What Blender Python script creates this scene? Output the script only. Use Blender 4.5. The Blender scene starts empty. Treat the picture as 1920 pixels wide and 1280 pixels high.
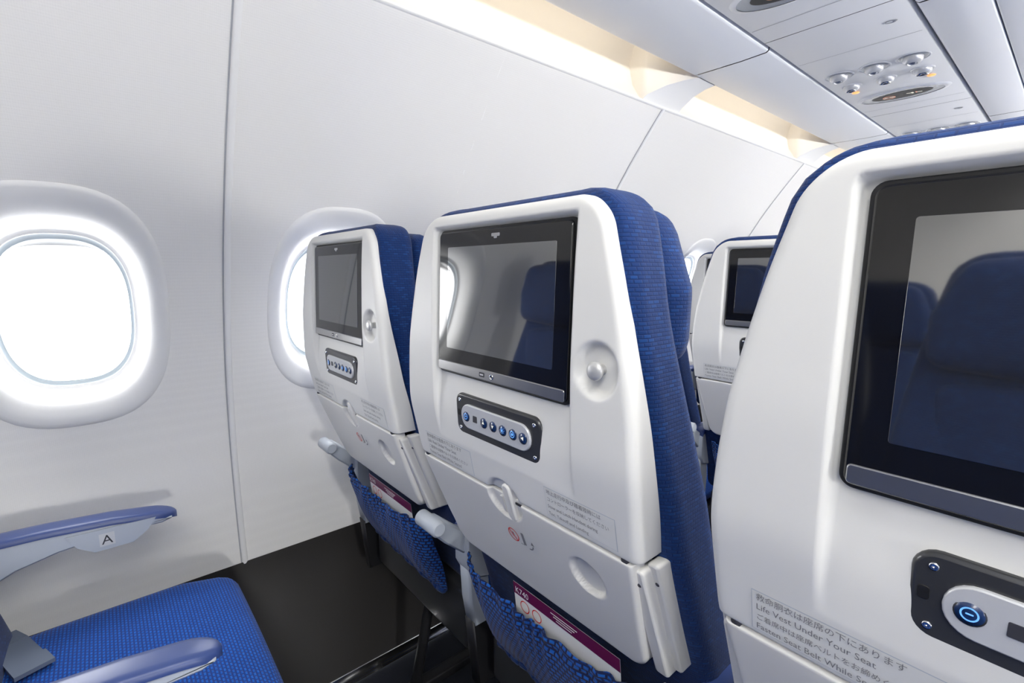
import bpy, math, numpy as np
from mathutils import Matrix, Vector
HC=1.12
scene=bpy.context.scene
scene.view_settings.view_transform='Standard'
scene.view_settings.look='None'
# ---------------------------------------------------------------- materials
def mat(name,col,rough=.5,metal=0,spec=.5,coat=0,emis=None,es=0,ior=None):
    m=bpy.data.materials.new(name); m.use_nodes=True
    p=m.node_tree.nodes['Principled BSDF']
    p.inputs['Base Color'].default_value=(*col,1)
    p.inputs['Roughness'].default_value=rough
    p.inputs['Metallic'].default_value=metal
    p.inputs['Specular IOR Level'].default_value=spec
    p.inputs['Coat Weight'].default_value=coat
    p.inputs['Coat Roughness'].default_value=.08
    if ior: p.inputs['IOR'].default_value=ior
    if emis:
        p.inputs['Emission Color'].default_value=(*emis,1)
        p.inputs['Emission Strength'].default_value=es
    return m
def nodes(m): return m.node_tree.nodes,m.node_tree.links,m.node_tree.nodes['Principled BSDF']
def noise_bump(m,scale,strength,dist=.001,kind='noise',colvar=0):
    n,l,p=nodes(m)
    tc=n.new('ShaderNodeTexCoord')
    if kind=='noise':
        t=n.new('ShaderNodeTexNoise'); t.inputs['Scale'].default_value=scale; t.inputs['Detail'].default_value=3; out=t.outputs['Fac']
    else:
        t=n.new('ShaderNodeTexVoronoi'); t.inputs['Scale'].default_value=scale; t.inputs['Randomness'].default_value=.15; out=t.outputs['Distance']
    l.new(tc.outputs['Object'],t.inputs['Vector'])
    b=n.new('ShaderNodeBump'); b.inputs['Strength'].default_value=strength; b.inputs['Distance'].default_value=dist
    l.new(out,b.inputs['Height']); l.new(b.outputs['Normal'],p.inputs['Normal'])
    if colvar:
        c=p.inputs['Base Color'].default_value[:]
        r=n.new('ShaderNodeMapRange'); r.inputs[1].default_value=0; r.inputs[2].default_value=.8
        r.inputs[3].default_value=1-colvar; r.inputs[4].default_value=1+colvar*.3
        l.new(out,r.inputs[0])
        v=n.new('ShaderNodeVectorMath'); v.operation='SCALE'; v.inputs[0].default_value=c[:3]
        l.new(r.outputs[0],v.inputs['Scale']); l.new(v.outputs[0],p.inputs['Base Color'])
    return m
def fabric(name,c1,c2,cm,bw,rh,mort,bump=.6,bias=-.2):
    m=mat(name,c1,.75,spec=.25); n,l,p=nodes(m)
    p.inputs['Sheen Weight'].default_value=.10
    uv=n.new('ShaderNodeUVMap')
    br=n.new('ShaderNodeTexBrick'); br.offset=.5
    br.inputs['Scale'].default_value=1; br.inputs['Brick Width'].default_value=bw; br.inputs['Row Height'].default_value=rh
    br.inputs['Mortar Size'].default_value=mort; br.inputs['Mortar Smooth'].default_value=.5; br.inputs['Bias'].default_value=bias
    br.inputs['Color1'].default_value=(*c1,1); br.inputs['Color2'].default_value=(*c2,1); br.inputs['Mortar'].default_value=(*cm,1)
    l.new(uv.outputs['UV'],br.inputs['Vector']); l.new(br.outputs['Color'],p.inputs['Base Color'])
    iv=n.new('ShaderNodeMath'); iv.operation='SUBTRACT'; iv.inputs[0].default_value=1; l.new(br.outputs['Fac'],iv.inputs[1])
    b=n.new('ShaderNodeBump'); b.inputs['Strength'].default_value=bump; b.inputs['Distance'].default_value=.0010
    l.new(iv.outputs[0],b.inputs['Height']); l.new(b.outputs['Normal'],p.inputs['Normal'])
    return m
M={}
M['shell']=noise_bump(mat('seat_shell_plastic',(.745,.74,.715),.42,spec=.3),900,.08,.0005)
M['tray']=noise_bump(mat('tray_plastic',(.74,.73,.70),.43,spec=.3),900,.08,.0005)
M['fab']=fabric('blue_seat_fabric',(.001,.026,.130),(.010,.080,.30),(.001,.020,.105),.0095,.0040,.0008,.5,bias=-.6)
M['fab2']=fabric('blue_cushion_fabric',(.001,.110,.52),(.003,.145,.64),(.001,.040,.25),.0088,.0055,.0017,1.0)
M['net']=fabric('pocket_net_fabric',(.003,.075,.36),(.004,.10,.42),(.001,.008,.055),.010,.0075,.0020,1.0)
M['bezel']=mat('screen_bezel',(.006,.006,.007),.06,ior=1.55)
M['disp']=mat('screen_glass',(.020,.021,.023),.035,ior=3.0)
M['silver']=mat('silver_strip',(.36,.36,.365),.28,metal=.9)
M['chrome']=mat('chrome',(.75,.75,.76),.15,metal=1)
M['knob']=mat('satin_knob',(.62,.62,.61),.35,metal=.4)
M['dark']=mat('dark_plastic',(.035,.036,.039),.28,coat=.25)
M['black']=mat('black_gap',(.006,.006,.007),.6)
M['btn']=mat('button_navy',(.01,.03,.10),.25,coat=.5)
M['blue_led']=mat('button_glyph',(.2,.5,.95),.4,emis=(.1,.35,1),es=.5)
M['pill']=mat('control_pill',(.60,.61,.63),.28,metal=.2)
M['grey']=mat('armrest_grey',(.48,.52,.575),.4)
M['armtop']=mat('armrest_pad',(.040,.072,.23),.38,spec=.6)
M['frame']=mat('seat_frame_metal',(.022,.022,.025),.45,metal=.4)
M['ink']=mat('label_ink',(.22,.22,.23),.6)
M['ink_dark']=mat('dark_ink',(.03,.03,.04),.6)
M['label']=mat('label_plate',(.72,.72,.695),.45)
M['white']=mat('card_white',(.8,.8,.8),.35)
M['maroon']=mat('card_maroon',(.13,.008,.060),.35)
M['red']=mat('sign_red',(.70,.02,.015),.4)
M['belt']=mat('belt_webbing',(.13,.16,.22),.7)
M['wall']=noise_bump(mat('sidewall_panel',(.90,.885,.855),.42,spec=.35),330,.10,.0006,'vor',.05)
M['trim']=mat('window_trim',(.88,.875,.86),.34,spec=.35)
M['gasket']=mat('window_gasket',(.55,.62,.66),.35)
M['seam']=mat('seam_grey',(.40,.41,.43),.6)
M['gap']=mat('panel_gap',(.10,.10,.12),.6)
M['dado']=noise_bump(mat('dado_panel',(.020,.018,.0165),.40,spec=.4),500,.15,.0005)
M['bin']=mat('overhead_bin',(.78,.80,.84),.28,spec=.5)
M['psu']=mat('psu_panel',(.76,.77,.79),.35)
M['cove']=mat('cove_panel',(.84,.80,.73),.5)
M['ceil']=mat('ceiling_panel',(.85,.84,.82),.5)
M['carpet']=noise_bump(mat('carpet_navy',(.006,.009,.018),.95),700,.8,.002,'noise',.5)
M['amber']=mat('amber_lamp',(.9,.5,.2),.4,emis=(1,.45,.12),es=.8)
M['lens']=mat('reading_lens',(.42,.44,.48),.22,metal=.4)
M['redglow']=mat('sign_lit',(.75,.35,.22),.4,emis=(1,.42,.25),es=.25)
M['whiteglow']=mat('sign_white',(.85,.85,.75),.4,emis=(1,.95,.8),es=.3)
M['plate']=mat('letter_plate',(.62,.63,.64),.4)

# ---------------------------------------------------------------- builder
class B:
    def __init__(s): s.v=[];s.f=[];s.m=[];s.s=[];s.mats=[]
    def add(s,v,f,m,smooth=True):
        if m not in s.mats: s.mats.append(m)
        k=s.mats.index(m); o=len(s.v)
        s.v.extend(v)
        for q in f: s.f.append([o+i for i in q]); s.m.append(k); s.s.append(smooth)
    def mesh(s,name):
        me=bpy.data.meshes.new(name)
        me.from_pydata([(a,b,c+HC) for a,b,c in s.v],[],s.f)
        for k in s.mats: me.materials.append(M[k])
        me.polygons.foreach_set('material_index',s.m)
        me.polygons.foreach_set('use_smooth',s.s)
        uvl=me.uv_layers.new(name='UVMap')
        vs=np.array(s.v); uv=np.zeros((len(me.loops),2)); 
        for p in me.polygons:
            n=p.normal; ax=max(range(3),key=lambda i:abs(n[i]))
            o=[(1,2),(0,2),(0,1)][ax]
            for li in p.loop_indices:
                c=vs[me.loops[li].vertex_index]; uv[li]=(c[o[0]],c[o[1]])
        uvl.data.foreach_set('uv',uv.ravel())
        me.update(); return me
    def obj(s,name,parent=None,loc=(0,0,0)):
        o=bpy.data.objects.new(name,s.mesh(name)); scene.collection.objects.link(o); o.location=loc
        if parent: o.parent=parent
        return o
def grid(b,P,m,smooth=True,flip=False):
    r=len(P);c=len(P[0]); v=[p for row in P for p in row]; f=[]
    for i in range(r-1):
        for j in range(c-1):
            q=[i*c+j,i*c+j+1,(i+1)*c+j+1,(i+1)*c+j]
            f.append(q[::-1] if flip else q)
    b.add(v,f,m,smooth)
def softbox(b,c,size,r,m,n=(10,10,10),deform=None,bulge=0):
    """subdivided rounded box; deform maps (x,y,z)->(x,y,z)"""
    hx,hy,hz=[q/2 for q in size]; h=(hx,hy,hz); idx={};V=[];F=[]
    def lin(k,N,hh):
        inner=hh-r
        N2=N-6
        a=[-hh,-hh+r*.15,-hh+r*.45]+[-inner+2*inner*i/N2 for i in range(N2+1)]+[hh-r*.45,hh-r*.15,hh]
        return a
    L=[lin(0,n[0],hx),lin(1,n[1],hy),lin(2,n[2],hz)]
    def vert(i,j,k):
        key=(i,j,k)
        if key in idx: return idx[key]
        p=[L[0][i],L[1][j],L[2][k]]
        q=[max(-h[t]+r,min(h[t]-r,p[t])) for t in range(3)]
        d=Vector([p[t]-q[t] for t in range(3)])
        if d.length>1e-9: d=d.normalized()*r
        p=[q[t]+d[t] for t in range(3)]
        if bulge:
            fx=(1-(p[0]/hx)**2);fy=(1-(p[1]/hy)**2);fz=(1-(p[2]/hz)**2)
            p=[p[0],p[1]+bulge*(1 if p[1]>0 else -1)*fx*fz*(abs(p[1])/hy),p[2]+bulge*(1 if p[2]>0 else -1)*fx*fy*(abs(p[2])/hz)]
        p=(p[0]+c[0],p[1]+c[1],p[2]+c[2])
        if deform:p=deform(*p)
        idx[key]=len(V);V.append(p);return idx[key]
    nx,ny,nz=[len(q)-1 for q in L]
    for i in range(nx):
        for j in range(ny):
            F.append([vert(i,j,0),vert(i,j+1,0),vert(i+1,j+1,0),vert(i+1,j,0)])
            F.append([vert(i,j,nz),vert(i+1,j,nz),vert(i+1,j+1,nz),vert(i,j+1,nz)])
    for i in range(nx):
        for k in range(nz):
            F.append([vert(i,0,k),vert(i+1,0,k),vert(i+1,0,k+1),vert(i,0,k+1)])
            F.append([vert(i,ny,k),vert(i,ny,k+1),vert(i+1,ny,k+1),vert(i+1,ny,k)])
    for j in range(ny):
        for k in range(nz):
            F.append([vert(0,j,k),vert(0,j,k+1),vert(0,j+1,k+1),vert(0,j+1,k)])
            F.append([vert(nx,j,k),vert(nx,j+1,k),vert(nx,j+1,k+1),vert(nx,j,k+1)])
    b.add(V,F,m)
def rr(w,h,r,n=6):
    pts=[]
    for cx,cz,a0 in ((w/2-r,h/2-r,0),(-w/2+r,h/2-r,90),(-w/2+r,-h/2+r,180),(w/2-r,-h/2+r,270)):
        for i in range(n+1):
            a=math.radians(a0+90*i/n); pts.append((cx+r*math.cos(a),cz+r*math.sin(a)))
    return pts
def plate(b,cx,cz,w,h,r,yf,depth,bev,m,n=6,rot=0):
    """rounded plate facing -Y; yf(x,z)=front y"""
    def tr(p):
        c,s=math.cos(rot),math.sin(rot); return (cx+p[0]*c-p[1]*s, cz+p[0]*s+p[1]*c)
    A=[tr(p) for p in rr(w-2*bev,h-2*bev,max(r-bev,.0002),n)]
    A2=[tr(p) for p in rr(w-.6*bev,h-.6*bev,max(r-.3*bev,.0003),n)]
    C=[tr(p) for p in rr(w,h,r,n)]
    N=len(A)
    v=[(x,yf(x,z),z) for x,z in A]+[(x,yf(x,z)+.3*bev,z) for x,z in A2]+[(x,yf(x,z)+bev,z) for x,z in C]+[(x,yf(x,z)+depth,z) for x,z in C]
    b.add(v,[list(range(N))],m,False)
    f=[]
    for k in range(3):
        for i in range(N):
            j=(i+1)%N; f.append([k*N+i,(k+1)*N+i,(k+1)*N+j,k*N+j])
    b.add(v,f,m,True)
def lathe(b,c,prof,m,axis='y',n=28,sx=1,sz=1):
    V=[];F=[]
    for r,d in prof:
        for i in range(n):
            a=2*math.pi*i/n; p,q=r*math.cos(a)*sx,r*math.sin(a)*sz
            V.append((c[0]+p,c[1]+d,c[2]+q) if axis=='y' else ((c[0]+p,c[1]+q,c[2]+d) if axis=='z' else (c[0]+d,c[1]+p,c[2]+q)))
    for k in range(len(prof)-1):
        for i in range(n):
            j=(i+1)%n; F.append([k*n+i,k*n+j,(k+1)*n+j,(k+1)*n+i])
    b.add(V,F,m)
def extr(b,pts,y0,y1,m,ny=1,smooth=True,mir=False):
    if mir: pts=[(1.1-x,z) for x,z in pts]
    P=[[(x,y0+(y1-y0)*k/ny,z) for x,z in pts] for k in range(ny+1)]
    grid(b,P,m,smooth)
def tube(b,p0,p1,r,m,n=12):
    p0=Vector(p0);p1=Vector(p1);d=(p1-p0).normalized(); u=d.orthogonal().normalized();w=d.cross(u)
    L=(p1-p0).length; e=min(r*.25,L*.2)
    V=[];F=[]
    for p,rad in ((p0,r-e),(p0+d*e,r),(p1-d*e,r),(p1,r-e)):
        for i in range(n):
            a=2*math.pi*i/n; V.append(tuple(p+rad*(math.cos(a)*u+math.sin(a)*w)))
    for k in range(3):
        for i in range(n):
            j=(i+1)%n;F.append([k*n+i,k*n+j,(k+1)*n+j,(k+1)*n+i])
    b.add(V,F,m); b.add(V,[list(range(n))[::-1],list(range(3*n,4*n))],m,False)
_tc={}
def text(b,body,size,fn,m,align='LEFT',sx=1):
    key=(body,align)
    if key not in _tc:
        cu=bpy.data.curves.new('t','FONT'); cu.body=body; cu.size=1; cu.align_x=align; cu.resolution_u=2
        ob=bpy.data.objects.new('t',cu); scene.collection.objects.link(ob)
        bpy.context.view_layer.update()
        dg=bpy.context.evaluated_depsgraph_get()
        me=bpy.data.meshes.new_from_object(ob.evaluated_get(dg))
        _tc[key]=([tuple(v.co) for v in me.vertices],[list(p.vertices) for p in me.polygons])
        bpy.data.objects.remove(ob); bpy.data.curves.remove(cu); bpy.data.meshes.remove(me)
    v,f=_tc[key]
    b.add([fn(x*size*sx,y*size) for x,y,_ in v],f,m,False)
def lerp(xs,ys):
    xs=np.array(xs,float);ys=np.array(ys,float);o=np.argsort(xs);xs=xs[o];ys=ys[o]
    g=np.linspace(xs[0]-.1,xs[-1]+.1,600)
    gi=np.interp(g,xs,ys)
    lo=g<xs[0];gi[lo]=ys[0]+(g[lo]-xs[0])*(ys[1]-ys[0])/(xs[1]-xs[0])
    hi=g>xs[-1];gi[hi]=ys[-1]+(g[hi]-xs[-1])*(ys[-1]-ys[-2])/(xs[-1]-xs[-2])
    k=np.hanning(41);k/=k.sum()
    gs=np.convolve(np.pad(gi,20,mode='reflect',reflect_type='odd'),k,'valid')
    return lambda t:float(np.interp(t,g,gs))
def sst(a,b_,x):
    t=max(0,min(1,(x-a)/(b_-a)));return t*t*(3-2*t)

# ---------------------------------------------------------------- seat
py=lerp([.09,.07,0,-.1,-.2,-.3,-.4,-.47,-.6,-.7],[.008,.005,0,-.004,-.002,.018,.056,.085,.128,.15])
hw0=lerp([.075,.04,0,-.05,-.1,-.15,-.2,-.29,-.46,-.7],[.165,.175,.187,.199,.209,.215,.218,.214,.192,.185])
cw0=lerp([.075,.04,0,-.05,-.1,-.15,-.2,-.29,-.46,-.7],[.169,.179,.189,.197,.205,.210,.216,.224,.232,.236])
ZT=.0765;RT=.034
def hw(z):
    w=hw0(min(z,.075))
    if z>ZT-RT:
        t=min(RT-(ZT-z),RT); w=w-RT+math.sqrt(max(0,RT*RT-t*t))
    return w
def skirt(z): return .042-.024*sst(-.27,-.02,z)
def disp(x,z):
    d=0
    ex=sst(.137,.1325,abs(x)); top=sst(.060,.056,z)
    fade=1 if z>-.14 else max(0,1-(-.14-z)/.105)
    d+=.0135*ex*top*fade
    r=math.hypot((x-.170),(z+.097)*.92); 
    if r<.028: d+=.011*(sst(.028,.020,r))
    r=math.hypot((x-.001)*.85,z+.302); d+=.007*sst(.030,.0275,r)
    r=math.hypot(x-.131,z+.356); d+=.009*sst(.0265,.0240,r)
    return d
def edge(e,r):
    if e>=r: return 0
    e=max(e,0); return r-math.sqrt(max(0,r*r-(r-e)**2))
def surf(x,z): return py(z)+disp(x,z)
def build_shell(b):
    zb=-.2935
    zs=[ZT-RT*(1-math.cos(math.pi/2*i/14)) for i in range(15)]
    n=int((zs[-1]-zb)/.0023); z0=zs[-1]
    zs+= [z0+(zb+.004-z0)*i/n for i in range(1,n+1)]+[zb+.002,zb+.001,zb]
    P=[]
    for z in zs:
        h=hw(z); ib=min(.139,h-.014)
        xs=[-ib+2*ib*i/116 for i in range(117)]
        o=[ib+(h-ib)*math.sin(math.pi/2*i/26) for i in range(1,27)]
        xs=[-q for q in o[::-1]]+xs+o
        row=[]
        for x in xs:
            hh=hw0(min(z,.075)); ax=abs(x)
            if ax>hh-RT and z>ZT-RT: e=RT-math.hypot(ax-hh+RT,z-ZT+RT)
            else: e=min(hh-ax,ZT-z)
            y=surf(x,z)+edge(e,.010)+edge(z-zb,.003)
            row.append((x,y,z))
        P.append([(row[0][0],py(z)+skirt(z),z)]+row+[(row[-1][0],py(z)+skirt(z),z)])
    P=[[(x,py(ZT)+.018,z) for x,y,z in P[0]]]+P+[[(x,y+.02,z) for x,y,z in P[-1]]]
    grid(b,P,'shell',flip=True)
    zt=-.2965;zb=-.468;R=.022
    zs=[zt,zt-.0008,zt-.002,zt-.004];n=66
    zs+=[zt-.004+(zb+R-zt+.004)*i/n for i in range(1,n+1)]
    zs+=[zb+R-R*math.sin(math.pi/2*i/9) for i in range(1,10)]
    P=[]
    def th(z): return .206+(.187-.206)*(zt-z)/(zt-zb)
    for z in zs:
        h=th(z)
        if z<zb+R: h=h-R+math.sqrt(max(0,R*R-(zb+R-z)**2))
        ib=h-.012
        xs=[-ib+2*ib*i/160 for i in range(161)]
        o=[ib+(h-ib)*math.sin(math.pi/2*i/8) for i in range(1,9)]
        xs=[-q for q in o[::-1]]+xs+o
        row=[]
        for x in xs:
            hh=th(z);ax=abs(x)
            if ax>hh-R and z<zb+R: e=R-math.hypot(ax-hh+R,z-zb-R)
            else: e=min(hh-ax,z-zb)
            row.append((x,surf(x,z)-.001+edge(e,.005)+edge(zt-z,.0025),z))
        P.append([(row[0][0],py(z)+.022,z)]+row+[(row[-1][0],py(z)+.022,z)])
    P=[[(x,y+.018,z) for x,y,z in P[0]]]+P+[[(x,py(zb)+.022,z) for x,y,z in P[-1]]]
    grid(b,P,'tray',flip=True)
    plate(b,0,-.38,.36,.17,.02,lambda x,z:py(z)+.02,.012,.002,'dark')
def conform(b,x0,x1,z0,z1,off,m,nx=14,nz=6):
    P=[[(x0+(x1-x0)*i/nx,surf(x0+(x1-x0)*i/nx,z0+(z1-z0)*k/nz)+off,z0+(z1-z0)*k/nz) for i in range(nx+1)] for k in range(nz+1)]
    grid(b,P,m)
def build_screen(b):
    yf=lambda x,z:.0005+.0075*(z+.14)/.193
    plate(b,0,-.044,.254,.193,.007,yf,.014,.0018,'bezel')
    plate(b,0,-.0375,.210,.139,.002,lambda x,z:yf(x,z)-.0003,.0005,.0002,'disp')
    plate(b,0,-.1325,.250,.0135,.003,lambda x,z:yf(x,z)-.0012,.004,.001,'silver')
    plate(b,-.020,-.1325,.011,.006,.001,lambda x,z:yf(x,z)-.0016,.002,.0002,'ink_dark')
    plate(b,-.020,-.1325,.007,.002,.0004,lambda x,z:yf(x,z)-.0019,.002,.0001,'pill')
    lathe(b,(0.000,yf(0,-.1325)-.002,-.1325),[(.0035,.002),(.0035,0),(.002,0),(.0018,.002)],'chrome',n=16)
    lathe(b,(0.000,yf(0,-.1325)-.0013,-.1325),[(.0019,0),(.0001,0)],'black',n=12)
    plate(b,0,.044,.016,.004,.0012,lambda x,z:yf(x,z)-.0005,.001,.0002,'silver')
    plate(b,0,.0415,.006,.004,.0012,lambda x,z:yf(x,z)-.0006,.001,.0002,'silver')
    plate(b,0,-.044,.260,.199,.009,lambda x,z:yf(x,z)+.0035,.010,.001,'black')
def build_ctrl(b):
    cx,cz=.000,-.197
    yl=lambda x,z:py(-.196)+.0055+(z-cz)*(-.05)
    plate(b,cx,cz,.174,.059,.014,yl,.012,.003,'dark')
    plate(b,cx,cz,.141,.034,.0165,lambda x,z:yl(x,z)-.003,.004,.0012,'pill')
    for sx in (-1,1):
        for sz in (-1,1):
            lathe(b,(cx+sx*.076,yl(0,cz+sz*.020)-.0012,cz+sz*.020),[(.0026,.0015),(.0024,0),(.0012,0),(.0001,.0008)],'chrome',n=14)
    plate(b,cx-.0795,cz+.001,.006,.009,.002,lambda x,z:yl(x,z)-.0006,.002,.0004,'black')
    xs=[-.058,-.038,-.0185,.001,.0205,.040,.0585]
    Y=yl(0,cz)-.0035
    def disc(x,r,m,y): lathe(b,(x,y,cz),[(r,.0015),(r*.93,0),(r*.05,-.0001)],m,n=24)
    for i,x in enumerate(xs):
        x=x+cx
        if i==1:
            plate(b,x,cz,.009,.009,.001,lambda X,Z:Y,.001,.0002,'ink_dark'); continue
        disc(x,.0080,'dark',Y+.0003); disc(x,.0070,'btn',Y-.0003)
        yy=Y-.0008
        if i in(0,5): lathe(b,(x,yy,cz),[(.0043,0),(.0034,0)],'blue_led',n=24)
        if i==0: plate(b,x,cz,.0036,.0009,.0003,lambda X,Z:yy,.0002,.0001,'blue_led')
        if i==5: plate(b,x,cz,.003,.003,.0003,lambda X,Z:yy,.0002,.0001,'blue_led',rot=.78)
        if i==2: b.add([(x-.0025,yy,cz-.0015),(x+.0025,yy,cz-.0015),(x,yy,cz+.0027)],[[0,1,2]],'whiteglow',False)
        if i==3: b.add([(x-.0025,yy,cz+.0015),(x+.0025,yy,cz+.0015),(x,yy,cz-.0027)],[[0,1,2]],'whiteglow',False)
        if i==4:
            lathe(b,(x,yy,cz),[(.0017,0),(.0001,0)],'blue_led',n=12)
            for k in range(8):
                a=k*math.pi/4; plate(b,x+.0033*math.cos(a),cz+.0033*math.sin(a),.0016,.0006,.0002,lambda X,Z:yy,.0002,.0001,'blue_led',rot=a)
        if i==6: b.add([(x+.002,yy,cz+.0025),(x-.0028,yy,cz),(x+.002,yy,cz-.0025)],[[0,1,2]],'whiteglow',False)
def build_details(b):
    x,z=.170,-.097; y=surf(x,z)
    lathe(b,(x,y-.014,z),[(.0055,.014),(.005,.007),(.0088,.005),(.0098,.002),(.0088,0),(.005,-.0012),(.0001,-.0016)],'knob',n=24)
    def lab(x0,x1,z0,z1,lines,ind):
        conform(b,x0-.0006,x1+.0006,z0-.0006,z1+.0006,-.0002,'grey'); conform(b,x0,x1,z0,z1,-.0005,'label')
        for i,(t,s) in enumerate(lines):
            zz=z1-(z1-z0)*(i+.78)/len(lines)
            xx=x0+.003
            text(b,t,s,lambda X,Yv,xx=xx,zz=zz:(xx+X,surf(xx+X,zz+Yv)-.0008,zz+Yv),'ink',sx=.95)
    lab(-.181,-.061,-.288,-.251,[('救命胴衣は座席の下にあります',.0072),('Life Vest Under Your Seat',.0078),('ご着席中は座席ベルトをお締めください',.0062),('Fasten Seat Belt While Seated',.0076)],None)
    lab(.088,.190,-.286,-.249,[('地上走行中及び離着陸時には',.0066),('コントローラーを収納してください',.0060),('Stow and Latch Handset during',.0062),('Taxi, Takeoff and Landing',.0062)],None)
    plate(b,.010,-.304,.0165,.058,.008,lambda x,z:py(z)-.002,.012,.003,'tray')
    plate(b,.029,-.3025,.034,.0035,.0015,lambda x,z:py(z)+.0045,.004,.0005,'ink_dark')
    plate(b,-.0085,-.313,.006,.026,.002,lambda x,z:py(z)+.002,.008,.001,'tray')
    conform(b,-.014,.044,-.374,-.346,-.0015,'label')
    yy=lambda x,z:surf(x,z)-.0022
    def ring(cx,cz,r0,r1,m,a0=0,a1=360,n=28,off=0):
        V=[];F=[]
        for i in range(n+1):
            a=math.radians(a0+(a1-a0)*i/n)
            for r in(r0,r1):
                x,z=cx+r*math.cos(a),cz+r*math.sin(a);V.append((x,yy(x,z)-off,z))
        for i in range(n): F.append([2*i,2*i+1,2*i+3,2*i+2])
        b.add(V,F,m,False)
    ring(-.002,-.360,.0108,.0092,'red')
    plate(b,-.002,-.360,.019,.0014,.0004,lambda x,z:yy(x,z)-.0006,.0003,.0001,'red',rot=-.8)
    plate(b,-.002,-.359,.0022,.0075,.0006,lambda x,z:yy(x,z)-.0002,.0003,.0001,'ink',rot=.1)
    plate(b,.019,-.358,.005,.020,.001,lambda x,z:yy(x,z),.0003,.0001,'ink')
    for k in range(3): plate(b,.011+.0025*k,-.369,.0012,.0012,.0004,lambda x,z:yy(x,z),.0003,.0001,'ink')
    ring(.027,-.360,.011,.0088,'ink',270,350)
    b.add([(x,yy(x,z)-.0002,z) for x,z in ((.0335,-.360),(.0405,-.360),(.037,-.3535))],[[0,1,2]],'ink',False)
    for s in(-1,1):
        lathe(b,(s*.196,py(-.2945)+.001,-.2945),[(.0045,.004),(.0042,0),(.0001,-.0006)],'ink_dark',n=16)
    for s in(-1,1):
        plate(b,s*.2030,-.385,.018,.160,.005,lambda x,z:py(z)+.007,.03,.003,'tray')
        plate(b,s*.2140,-.380,.014,.160,.004,lambda x,z:py(z)+.022,.03,.003,'tray')
        lathe(b,(s*.2035,py(-.325)+.0055,-.325),[(.0035,.003),(.0001,0)],'ink_dark',n=14)
        lathe(b,(s*.2155,py(-.325)+.0205,-.325),[(.003,.003),(.0001,0)],'ink_dark',n=14)
def build_soft(b):
    zt=.0870;zb=-.68;H=zt-zb
    def df(x,y,z):
        u=x/.2; w=cw0(min(z,.075))+.008
        R=.040
        if z>zt-R: t=min(R,R-(zt-z)); w=w-R+math.sqrt(max(0,R*R-t*t))
        th=(1-.20*sst(-.25,.0,z))*(1-.28*sst(-.48,-.60,z))
        # rim of the cushion wraps slightly round the shell, its middle stays behind the recess
        y0=skirt(z)-.001-.006*sst(.80,1.0,abs(u))*sst(-.2,0,z)
        return (u*w,(y-.034)*th+y0+py(z),z)
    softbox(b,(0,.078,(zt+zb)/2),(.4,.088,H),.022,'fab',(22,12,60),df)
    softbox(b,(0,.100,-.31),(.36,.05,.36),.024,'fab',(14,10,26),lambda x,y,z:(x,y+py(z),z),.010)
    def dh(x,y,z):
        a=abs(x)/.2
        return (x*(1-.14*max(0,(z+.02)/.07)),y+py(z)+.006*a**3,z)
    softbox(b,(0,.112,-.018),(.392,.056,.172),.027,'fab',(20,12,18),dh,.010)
    def dc(x,y,z):
        s=(y-.13)/.46
        return (x,y,z-.012*max(0,(.35-s))*2+.010*(1-(x/.235)**2)*(1 if z>-.73 else 0)-.02*max(0,s-.8)/.2)
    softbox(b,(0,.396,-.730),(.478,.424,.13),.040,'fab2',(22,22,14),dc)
    rows=[]
    NZ=32;NX=96
    for k in range(NZ+1):
        t=k/NZ; z=-.495-.190*t
        row=[]
        for i in range(NX+1):
            s=-1+2*i/NX
            x=s*(.186-.014*t*t)
            bul=.040*(1-abs(s)**7)*(math.sin(math.pi*min(1,.22+.78*t))**.7 if t<1 else 0)
            rip=.0030*math.sin(s*38+3*math.sin(s*7))*(math.exp(-t*5)+1.3*math.exp(-(1-t)*5))
            rip+=.006*math.sin(s*9+t*5+1)*t*(1-t)*2
            sag=.008*(1-s*s)*(1-t)-.003*math.sin(s*19)*(1-t)
            row.append((x,py(z)-.002-bul+rip,z-sag))
        if k==0:
            rows.append([(x,y+.006,z-.002) for x,y,z in row])
            rows.append([(x,y+.002,z+.003) for x,y,z in row])
        rows.append(row)
        if k==2: rows[-1]=[(x,y+.003,z) for x,y,z in row]
    grid(b,rows,'net',flip=True)
    for i in range(16):
        x0=-.165+.33*i/16;x1=-.165+.33*(i+1)/16
        tube(b,(x0,py(-.68)-.002+.003*math.sin(i*2),-.685),(x1,py(-.68)-.002+.003*math.sin(i*2+2),-.685),.009,'fab',8)
    def card(x,z): 
        t=(-.466-z); return py(-.47)-.010+.12*t
    def cq(x0,x1,z0,z1,m,off=0):
        v=[(x0,card(x0,z0)-off,z0),(x1,card(x1,z0)-off,z0),(x1,card(x1,z1)-off,z1),(x0,card(x0,z1)-off,z1)]
        b.add(v,[[0,1,2,3]],m,False)
    cq(-.045,.155,-.55,-.468,'white'); cq(-.045,.155,-.488,-.468,'maroon',.0006)
    text(b,'K740',.014,lambda X,Yv:(-.041+X,card(0,-.484+Yv)-.0012,-.484+Yv),'white')
    for k in range(2):
        cx=-.022+.026*k
        V=[];F=[]
        for i in range(21):
            a=2*math.pi*i/20
            for r in(.010,.0085): V.append((cx+r*math.cos(a),card(0,-.502+r*math.sin(a))-.0008,-.502+r*math.sin(a)))
        for i in range(20):F.append([2*i,2*i+1,2*i+3,2*i+2])
        b.add(V,F,'red',False)
    for k in range(3):
        z=-.4755-.004*k
        plate(b,.06,z,.05-.01*k,.0012,.0004,lambda x,z:card(x,z)-.0009,.0002,.0001,'white')
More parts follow.
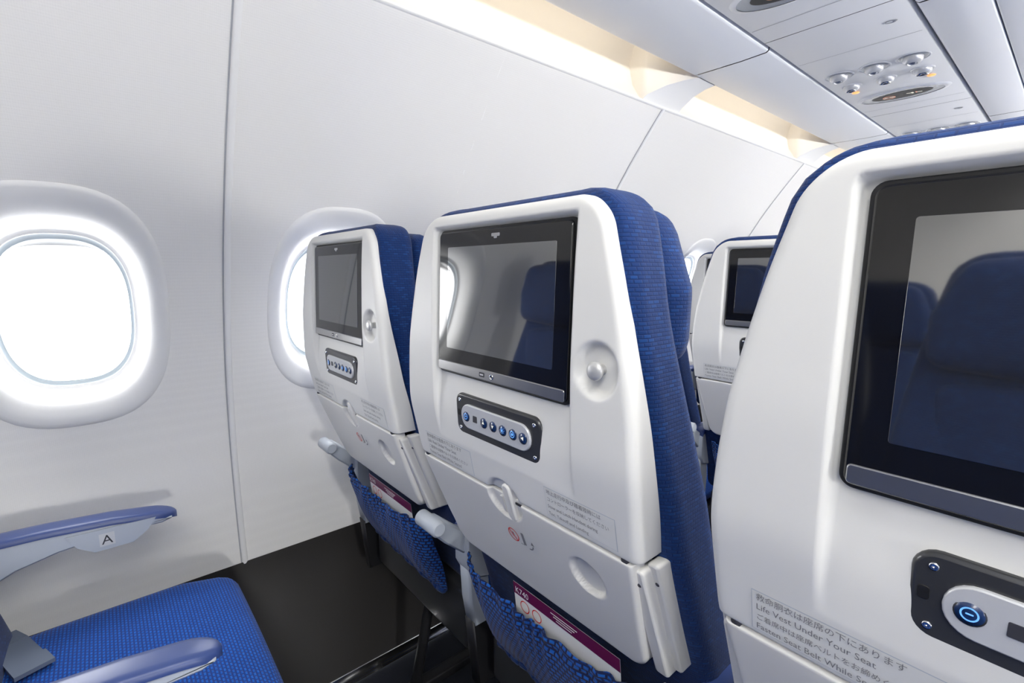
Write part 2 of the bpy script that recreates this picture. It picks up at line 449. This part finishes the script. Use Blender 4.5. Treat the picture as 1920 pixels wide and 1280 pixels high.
    def strip(p0,p1,w,m,th=.003):
        p0=Vector(p0);p1=Vector(p1);d=(p1-p0).normalized();s=d.cross(Vector((0,0,1))).normalized()*w/2;up=Vector((0,0,th))
        v=[tuple(q) for q in(p0-s,p0+s,p1+s,p1-s,p0-s+up,p0+s+up,p1+s+up,p1-s+up)]
        b.add(v,[[3,2,1,0],[4,5,6,7],[0,1,5,4],[1,2,6,5],[2,3,7,6],[3,0,4,7]],m,False)
    strip((-.235,.225,-.664),(-.185,.245,-.655),.047,'belt')
    strip((-.186,.245,-.6555),(-.110,.272,-.6515),.047,'belt')
    strip((-.110,.272,-.6515),(-.070,.286,-.650),.050,'belt',.007)
    strip((.225,.19,-.655),(.06,.27,-.650),.047,'belt')
def build_frame(b):
    tube(b,(-.245,.24,-.83),(.245,.24,-.83),.022,'frame');tube(b,(-.245,.48,-.83),(.245,.48,-.83),.022,'frame')
    softbox(b,(0,.38,-.812),(.44,.40,.03),.012,'dark',(8,8,8))
    softbox(b,(0,.185,-.745),(.44,.04,.14),.015,'dark',(8,8,8))
    for x in(-.05,):
        tube(b,(x,.24,-.83),(x,.18,-1.10),.014,'frame');tube(b,(x,.48,-.83),(x,.50,-1.10),.014,'frame')
        softbox(b,(x,.34,-1.105),(.035,.40,.028),.006,'frame',(8,8,8))
def prism(b,x,w,pl,m):
    n=len(pl)
    V=[];ofs=[(-w/2,.004),(-w/2+.0025,.001),(-w/2+.006,0),(w/2-.006,0),(w/2-.0025,.001),(w/2,.004)]
    def inn(i,d):
        a=Vector(pl[i-1]);c_=Vector(pl[(i+1)%n]);t=(c_-a).normalized();nr=Vector((t.y,-t.x))
        return (pl[i][0]+nr.x*d,pl[i][1]+nr.y*d)
    for o,d in ofs:
        for i in range(n):
            p=inn(i,d);V.append((x+o,p[0],p[1]))
    F=[]
    for k in range(5):
        for i in range(n):
            j=(i+1)%n;F.append([k*n+i,k*n+j,(k+1)*n+j,(k+1)*n+i])
    b.add(V,F,m)
    b.add(V,[list(range(n))[::-1],list(range(5*n,6*n))],m,False)
def arm(b,x,w=.046):
    top=[(.120,-.500),(.130,-.488),(.150,-.485),(.20,-.486),(.30,-.489),(.40,-.497),(.46,-.506),(.485,-.512),(.498,-.517)]
    bot=[(.498,-.522),(.48,-.527),(.40,-.524),(.32,-.531),(.26,-.545),(.20,-.575),(.17,-.600),(.135,-.590),(.120,-.56)]
    prism(b,x,w,top+bot,'grey')
    prism(b,x,.034,[(.125,-.55),(.150,-.545),(.172,-.56),(.180,-.64),(.176,-.70),(.140,-.70),(.130,-.64)],'grey')
    prism(b,x,.030,[(.135,-.69),(.175,-.69),(.210,-.84),(.150,-.84)],'frame')
    prism(b,x,.028,[(.040,-.450),(.052,-.440),(.068,-.444),(.110,-.480),(.150,-.500),(.150,-.540),(.118,-.535),(.078,-.500),(.050,-.470)],'grey')
    P=[]
    yt=[(.122,-.490),(.128,-.484),(.16,-.481),(.20,-.482),(.30,-.485),(.40,-.493),(.46,-.502),(.475,-.505),(.485,-.508),(.493,-.5105),(.500,-.513),(.505,-.516),(.5075,-.519)]
    for (y,z) in yt:
        wt=1 if y<.475 else math.sqrt(max(.02,1-((y-.475)/.033)**2))
        h=(w/2+.002)*wt
        P.append([(x-h,y,z-.009),(x-h,y,z-.002),(x-h+.0035*wt,y,z+.0025),(x-h*.5,y,z+.0036),(x,y,z+.0038),(x+h*.5,y,z+.0036),(x+h-.0035*wt,y,z+.0025),(x+h,y,z-.002),(x+h,y,z-.009)])
    grid(b,P,'armtop'); grid(b,[P[-1],[(x,.5075,-.526)]*9],'armtop')
    grid(b,[P[0],[(x,.122,-.502)]*9],'armtop')
    tube(b,(x-w/2-.010,.054,-.455),(x+w/2+.010,.054,-.455),.015,'grey',24)
def seat_mesh(name,right_arm):
    b=B();build_soft(b);build_shell(b);build_screen(b);build_ctrl(b);build_details(b);build_frame(b)
    arm(b,-.254)
    if right_arm: arm(b,.254)
    return b.mesh(name)
me_in=seat_mesh('aircraft_seat_mesh',False); me_ai=seat_mesh('aircraft_seat_aisle_mesh',True)
Y0=.367
RY={-2:Y0-1.6,-1:Y0-.79,0:Y0,1:Y0+.87,2:Y0+1.74,3:Y0+2.61}
seatA=None
for row in (0,-1,1,2,3,-2):
    for k,cx in enumerate((-.991,-.471,.036)):
        o=bpy.data.objects.new('aircraft_seat',me_ai if k==2 else me_in); scene.collection.objects.link(o)
        o.location=(cx+(.016 if row==-1 and k==0 else 0),RY[row],0)
        if row==-1 and k==0: seatA=o
for row in (-2,-1,0,1,2):
    for k,cx in enumerate((1.06,1.567,2.075)):
        o=bpy.data.objects.new('aircraft_seat',me_ai if k==2 else me_in); scene.collection.objects.link(o)
        o.location=(cx,RY[row],0)
b=B()
xl=-.254+.0235
V=[(xl,y,z) for y,z in [(.33,-.503),(.47,-.508),(.455,-.530),(.43,-.548),(.37,-.548),(.345,-.530)]]
V2=[(xl+.003,y,z) for x,y,z in V];n=len(V)
b.add(V+V2,[list(range(n,2*n))]+[[i,(i+1)%n,n+(i+1)%n,n+i] for i in range(n)],'grey',False)
b.add([(xl+.0033,y,z) for y,z in ((.378,-.540),(.402,-.540),(.402,-.514),(.378,-.514))],[[0,1,2,3]],'plate',False)
text(b,'A',.026,lambda X,Yv:(xl+.0036,.390+X,-.536+Yv),'ink_dark','CENTER')
b.obj('seat_letter_panel',seatA)

# ---------------------------------------------------------------- sidewall
pz=[-.765,-.6,-.45,-.2,.02,.12,.22,.37,.5,.516];px=[1.36,1.378,1.378,1.345,1.27,1.22,1.16,1.06,.957,.945]
wc=np.polyfit(pz,px,4); Wf=lambda z:float(np.polyval(wc,z))
ZB,ZTP=-.765,.516; ZC=-.088
def sup(a,hw_,hh,e=2.7):
    c,s=math.cos(a),math.sin(a)
    r=(abs(c/hw_)**e+abs(s/hh)**e)**(-1/e); return r*c,r*s
loops=[(.104,.150,.070),(.110,.159,.068),(.1105,.160,.060),(.116,.167,.058),(.1175,.1695,.052),(.122,.176,.036),(.129,.186,.018),(.136,.195,.006),(.143,.205,.000),(.152,.219,-.005),(.161,.232,-.006),(.167,.239,-.004),(.170,.243,0)]
def window_cell(b,yc,y0,y1,mir):
    sgn=lambda x:(1.1-x) if mir else x
    dz=.01; sl=(Wf(ZC+dz)-Wf(ZC-dz))/(2*dz); nl=math.hypot(1,sl); nx=-1/nl
    angs=sorted(set([2*math.pi*i/88 for i in range(88)]+[math.atan2(zz-ZC,yy-yc)%(2*math.pi) for zz in(ZB,ZTP) for yy in(y0,y1)]))
    n=len(angs);rings=[]
    for hw_,hh,d in loops:
        rg=[]
        for a in angs:
            dy,dzz=sup(a,hw_,hh); z=ZC+dzz
            rg.append((sgn(-Wf(z)+nx*d),yc+dy,z))
        rings.append(rg)
    nt=len(rings); T=16
    for k in range(1,T+1):
        t=k/T;rg=[]
        for a in angs:
            ey,ez=sup(a,.170,.243);c,s=math.cos(a),math.sin(a)
            cand=[]
            if c>1e-9:cand.append((y1-yc)/c)
            if c<-1e-9:cand.append((y0-yc)/c)
            if s>1e-9:cand.append((ZTP-ZC)/s)
            if s<-1e-9:cand.append((ZB-ZC)/s)
            r=min(cand);y=yc+ey+(r*c-ey)*t;z=ZC+ez+(r*s-ez)*t
            rg.append((sgn(-Wf(z)),y,z))
        rings.append(rg)
    def ringsf(lo,hi,m):
        V=[p for rg in rings[lo:hi+1] for p in rg];F=[]
        for k in range(hi-lo):
            for i in range(n):
                j=(i+1)%n;q=[k*n+i,k*n+j,(k+1)*n+j,(k+1)*n+i];F.append(q)
        b.add(V,F,m)
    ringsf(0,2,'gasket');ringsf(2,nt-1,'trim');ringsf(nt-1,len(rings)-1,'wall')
wins=[-1.80,-1.24,-.64,-.054,.486,1.09,1.68,2.27,2.88,3.48,4.07,4.66]
bnd=[-2.1,-1.5,-1.0,-.35,.222,.79,1.44,1.975,2.66,3.18,3.88,4.37,5.0]
seams=[-1.0,.222,1.44,2.66,3.88]
for mir,nm in((False,'wall_left'),(True,'wall_right')):
    b=B()
    for i,yc in enumerate(wins): window_cell(b,yc,bnd[i],bnd[i+1],mir)
    w=b.obj(nm)
    b=B();s=(lambda x:1.1-x) if mir else (lambda x:x); q=-1 if mir else 1
    for y in seams:
        zz=[ZB+(ZTP-ZB)*k/40 for k in range(41)]
        grid(b,[[(s(-Wf(z))+q*.0015,y-.003,z),(s(-Wf(z))+q*.0015,y,z)] for z in zz],'seam')
        grid(b,[[(s(-Wf(z)),y,z),(s(-Wf(z))+q*.004,y+.001,z),(s(-Wf(z))+q*.005,y+.005,z),(s(-Wf(z))+q*.004,y+.0125,z),(s(-Wf(z)),y+.014,z)] for z in zz],'trim')
    b.obj('trim_seams_'+('right' if mir else 'left'))
    b=B()
    extr(b,[(-Wf(-.760)+.004,-.760),(-Wf(-.765)+.006,-.770),(-1.345,-.82),(-1.29,-.94),(-1.215,-1.06),(-1.19,-1.112)],-2.1,5,'dado',mir=mir)
    extr(b,[(-1.197,-1.095),(-1.190,-1.095),(-1.182,-1.113),(-1.176,-1.119)],-2.1,5,'chrome',mir=mir)
    b.obj('baseboard_'+('right' if mir else 'left'))
    b=B()
    ribs=[-1.0,.21,1.45,2.68,3.9]
    cov=[(-.945,.514),(-.938,.516),(-.938,.521),(-.948,.527),(-.975,.57),(-.99,.63),(-.97,.69),(-.90,.735),(-.82,.73),(-.785,.69),(-.785,.61)]
    extr(b,cov[:4],-2.1,5,'trim',mir=mir); extr(b,cov[3:],-2.1,5,'cove',mir=mir)
    pp=[(-.946,.514),(-.93,.535),(-.90,.565),(-.87,.583),(-.843,.592)]
    for r in ribs:
        e0=[r-.13,r-.115,r-.06,r-.01,r+.027];e1=[r+.08,r+.085,r+.10,r+.115,r+.127]
        grid(b,[[(s(x),e0[i]+(e1[i]-e0[i])*k/4,z) for i,(x,z) in enumerate(pp)] for k in range(5)],'trim')
        for ee in(e0,e1):
            lo=[(-.998,ee[0],.52)]+[(x,ee[i],z) for i,(x,z) in enumerate(pp)]+[(-.784,ee[4],.60)]
            grid(b,[[(s(x),y,z) for x,y,z in lo],[(s(x),y,.74) for x,y,z in lo]],'cove')
    b.obj('trim_cove_'+('right' if mir else 'left'))
    b=B()
    bl=[-2.1]+ribs+[5.0]
    for i in range(len(bl)-1):
        a0,a1=bl[i]+.003,bl[i+1]-.003
        extr(b,[(-.785,.615),(-.838,.612),(-.846,.604),(-.845,.594),(-.836,.590),(-.70,.588),(-.632,.590),(-.626,.594),(-.625,.61)],a0,a1,'bin',mir=mir)
        extr(b,[(-.313,.61),(-.312,.594),(-.306,.590),(-.202,.590),(-.199,.593),(-.198,.60)],a0,a1,'bin',mir=mir)
        extr(b,[(-.197,.60),(-.195,.593),(-.19,.591),(-.12,.603),(-.03,.645),(.04,.72),(.08,.82),(.085,.95),(.084,.99)],a0,a1,'bin',mir=mir)
    extr(b,[(-.84,.618),(-.19,.618),(-.19,.63)],-2.09,4.99,'gap',mir=mir)
    extr(b,[(-.20,.618),(-.125,.62),(-.035,.66),(.03,.73),(.07,.83),(.075,.95)],-2.09,4.99,'seam',mir=mir)
    b.obj('overhead_bin')
    b=B()
    pl=[-2.09,-.52,.44,1.40,2.36,3.32,4.2,4.99]
    for i in range(len(pl)-1):
        a0,a1=pl[i]+.0015,pl[i+1]-.0015
        extr(b,[(-.619,.61),(-.6185,.596),(-.615,.593),(-.325,.593),(-.3215,.596),(-.321,.61)],a0,a1,'psu',mir=mir)
    for k in range(-3,3):
        y=1.80+k*.96
        if y<-1.9: continue
        c=s(-.47)
        for yy in(y-.18,y+.47):
            b.add([(s(-.61),yy,.5925),(s(-.33),yy,.5925),(s(-.33),yy+.002,.5925),(s(-.61),yy+.002,.5925)],[[0,1,2,3]],'seam',False)
        for dx in(-.09,0,.09):
            lathe(b,(c+dx,y,.593),[(.040,0),(.038,-.0025),(.035,-.001)],'psu','z',28)
            lathe(b,(c+dx,y,.5925),[(.035,-.0005),(.030,-.0030),(.024,-.001),(.021,-.0008)],'lens','z',28)
            lathe(b,(c+dx,y,.592),[(.024,0),(.023,-.009),(.017,-.016),(.012,-.017)],'pill','z',24)
            lathe(b,(c+dx,y,.592),[(.012,-.017),(.010,-.010),(.0001,-.010)],'lens','z',24)
            lathe(b,(c+dx,y+.125,.593),[(.029,0),(.027,-.003),(.023,-.002)],'psu','z',24)
            lathe(b,(c+dx,y+.125,.592),[(.023,0),(.022,-.009),(.016,-.014)],'pill','z',24)
            lathe(b,(c+dx,y+.125,.592),[(.016,-.014),(.009,-.008),(.0001,-.008)],'chrome','z',24)
        for dx in(-.098,.098):
            lathe(b,(c+dx,y+.20,.592),[(.011,0),(.009,-.002),(.0001,-.002)],'amber','z',18)
        lathe(b,(c,y+.33,.593),[(.128,0),(.124,-.004),(.112,-.005)],'psu','z',48,sx=1,sz=.5)
        lathe(b,(c,y+.33,.589),[(.112,0),(.080,.001)],'lens','z',48,sx=1,sz=.5)
        lathe(b,(c,y+.33,.5895),[(.082,0),(.0001,0)],'frame','z',48,sx=1,sz=.45)
        zz=.5882
        def qd(x0,y0_,x1,y1_,wd,m,dz=0):
            d=Vector((x1-x0,y1_-y0_)).normalized();nn=Vector((-d.y,d.x))*wd/2
            b.add([(x0+nn.x,y0_+nn.y,zz-dz),(x1+nn.x,y1_+nn.y,zz-dz),(x1-nn.x,y1_-nn.y,zz-dz),(x0-nn.x,y0_-nn.y,zz-dz)],[[0,1,2,3]],m,False)
        cx_=c-.034;cy_=y+.33
        qd(cx_-.014,cy_,cx_+.014,cy_,.005,'whiteglow'); qd(cx_-.012,cy_-.012,cx_+.012,cy_+.012,.003,'redglow',.0003)
        V=[];F=[]
        for i in range(25):
            a=2*math.pi*i/24
            for r in(.0175,.0150):V.append((cx_+r*math.cos(a),cy_+r*math.sin(a),zz))
        b.add(V,[[2*i,2*i+1,2*i+3,2*i+2] for i in range(24)],'redglow',False)
        cx_=c+.034
        qd(cx_-.020,cy_-.006,cx_-.004,cy_,.005,'whiteglow');qd(cx_+.020,cy_+.004,cx_+.004,cy_,.005,'whiteglow');qd(cx_-.005,cy_-.007,cx_-.005,cy_+.007,.006,'whiteglow');qd(cx_+.005,cy_-.006,cx_+.005,cy_+.006,.004,'redglow')
        lathe(b,(s(-.37),y-.29,.5925),[(.011,0),(.009,-.0015),(.008,0)],'seam','z',20,sx=1.2,sz=.8)
    b.obj('passenger_service_unit')
    b=B()
    for yc in wins:
        P=[]
        for i in range(13):
            t=-1+2*i/12; y=yc+t*.085
            zt_=ZC+sup(math.atan2(1,t*.6),.106,.155)[1]
            P.append([(s(-Wf(ZC)-.050),y,zt_+.004),(s(-Wf(ZC)-.048),y,zt_-.012*(1-t*t)-.002),(s(-Wf(ZC)-.038),y,zt_-.014*(1-t*t)-.002),(s(-Wf(ZC)-.038),y,zt_+.002)])
        grid(b,P,'trim')
    b.obj('window_shade')
b=B();extr(b,[(.09,1.0),(.14,1.03),(.30,1.06),(.55,1.07),(.80,1.06),(.96,1.03),(1.01,1.0)],-2.1,5,'ceil');b.obj('ceiling')
b=B();b.add([(-1.6,-2.1,-1.12),(2.7,-2.1,-1.12),(2.7,5,-1.12),(-1.6,5,-1.12)],[[0,1,2,3]],'carpet',False);b.obj('floor')
for y,nm in((-2.1,'wall_rear'),(5.0,'wall_front')):
    b=B();b.add([(-1.6,y,-1.12),(2.7,y,-1.12),(2.7,y,1.2),(-1.6,y,1.2)],[[0,1,2,3]],'ceil',False);b.obj(nm)

# ---------------------------------------------------------------- lights
def area(name,loc,rot,sx,sy,p,col):
    l=bpy.data.lights.new(name,'AREA');l.shape='RECTANGLE';l.size=sx;l.size_y=sy;l.energy=p;l.color=col
    o=bpy.data.objects.new(name,l);scene.collection.objects.link(o);o.location=loc;o.rotation_euler=rot;return o
for yc in wins:
    area('daylight',(-1.50,yc,HC-.08),(0,math.radians(-90),0),.50,.42,7,(1,1,1))
    area('daylight',(2.60,yc,HC-.08),(0,math.radians(90),0),.50,.42,78,(1,.99,.965))
for y in (-1.2,.5,2.2,3.9):
    area('ceiling_fill',(.55,y,HC+1.055),(0,0,0),.5,1.5,28,(1,.98,.93))  # unseen area lights under the aisle ceiling, added as soft interior fill
rb=[-2.1,-1.0,.21,1.45,2.68,3.9,5]
for i in range(len(rb)-1):
    L=rb[i+1]-rb[i]-.26
    for sx_,x in((1,-.80),(-1,1.90)):
        area('cove_lamp',(x,(rb[i]+rb[i+1])/2-.0,HC+.665),(0,math.radians(75*sx_),0),.03,L,.75,(1,.90,.74))
w=bpy.data.worlds.new('sky');scene.world=w;w.use_nodes=True
w.node_tree.nodes['Background'].inputs[0].default_value=(.93,.96,1,1);w.node_tree.nodes['Background'].inputs[1].default_value=3
# ---------------------------------------------------------------- camera
c=bpy.data.cameras.new('cam');c.lens=17.0;c.sensor_width=36;c.clip_start=.02
co=bpy.data.objects.new('camera',c);scene.collection.objects.link(co);co.location=(0,0,HC)
co.rotation_euler=(math.radians(90-8.3),0,math.radians(49.6));scene.camera=co
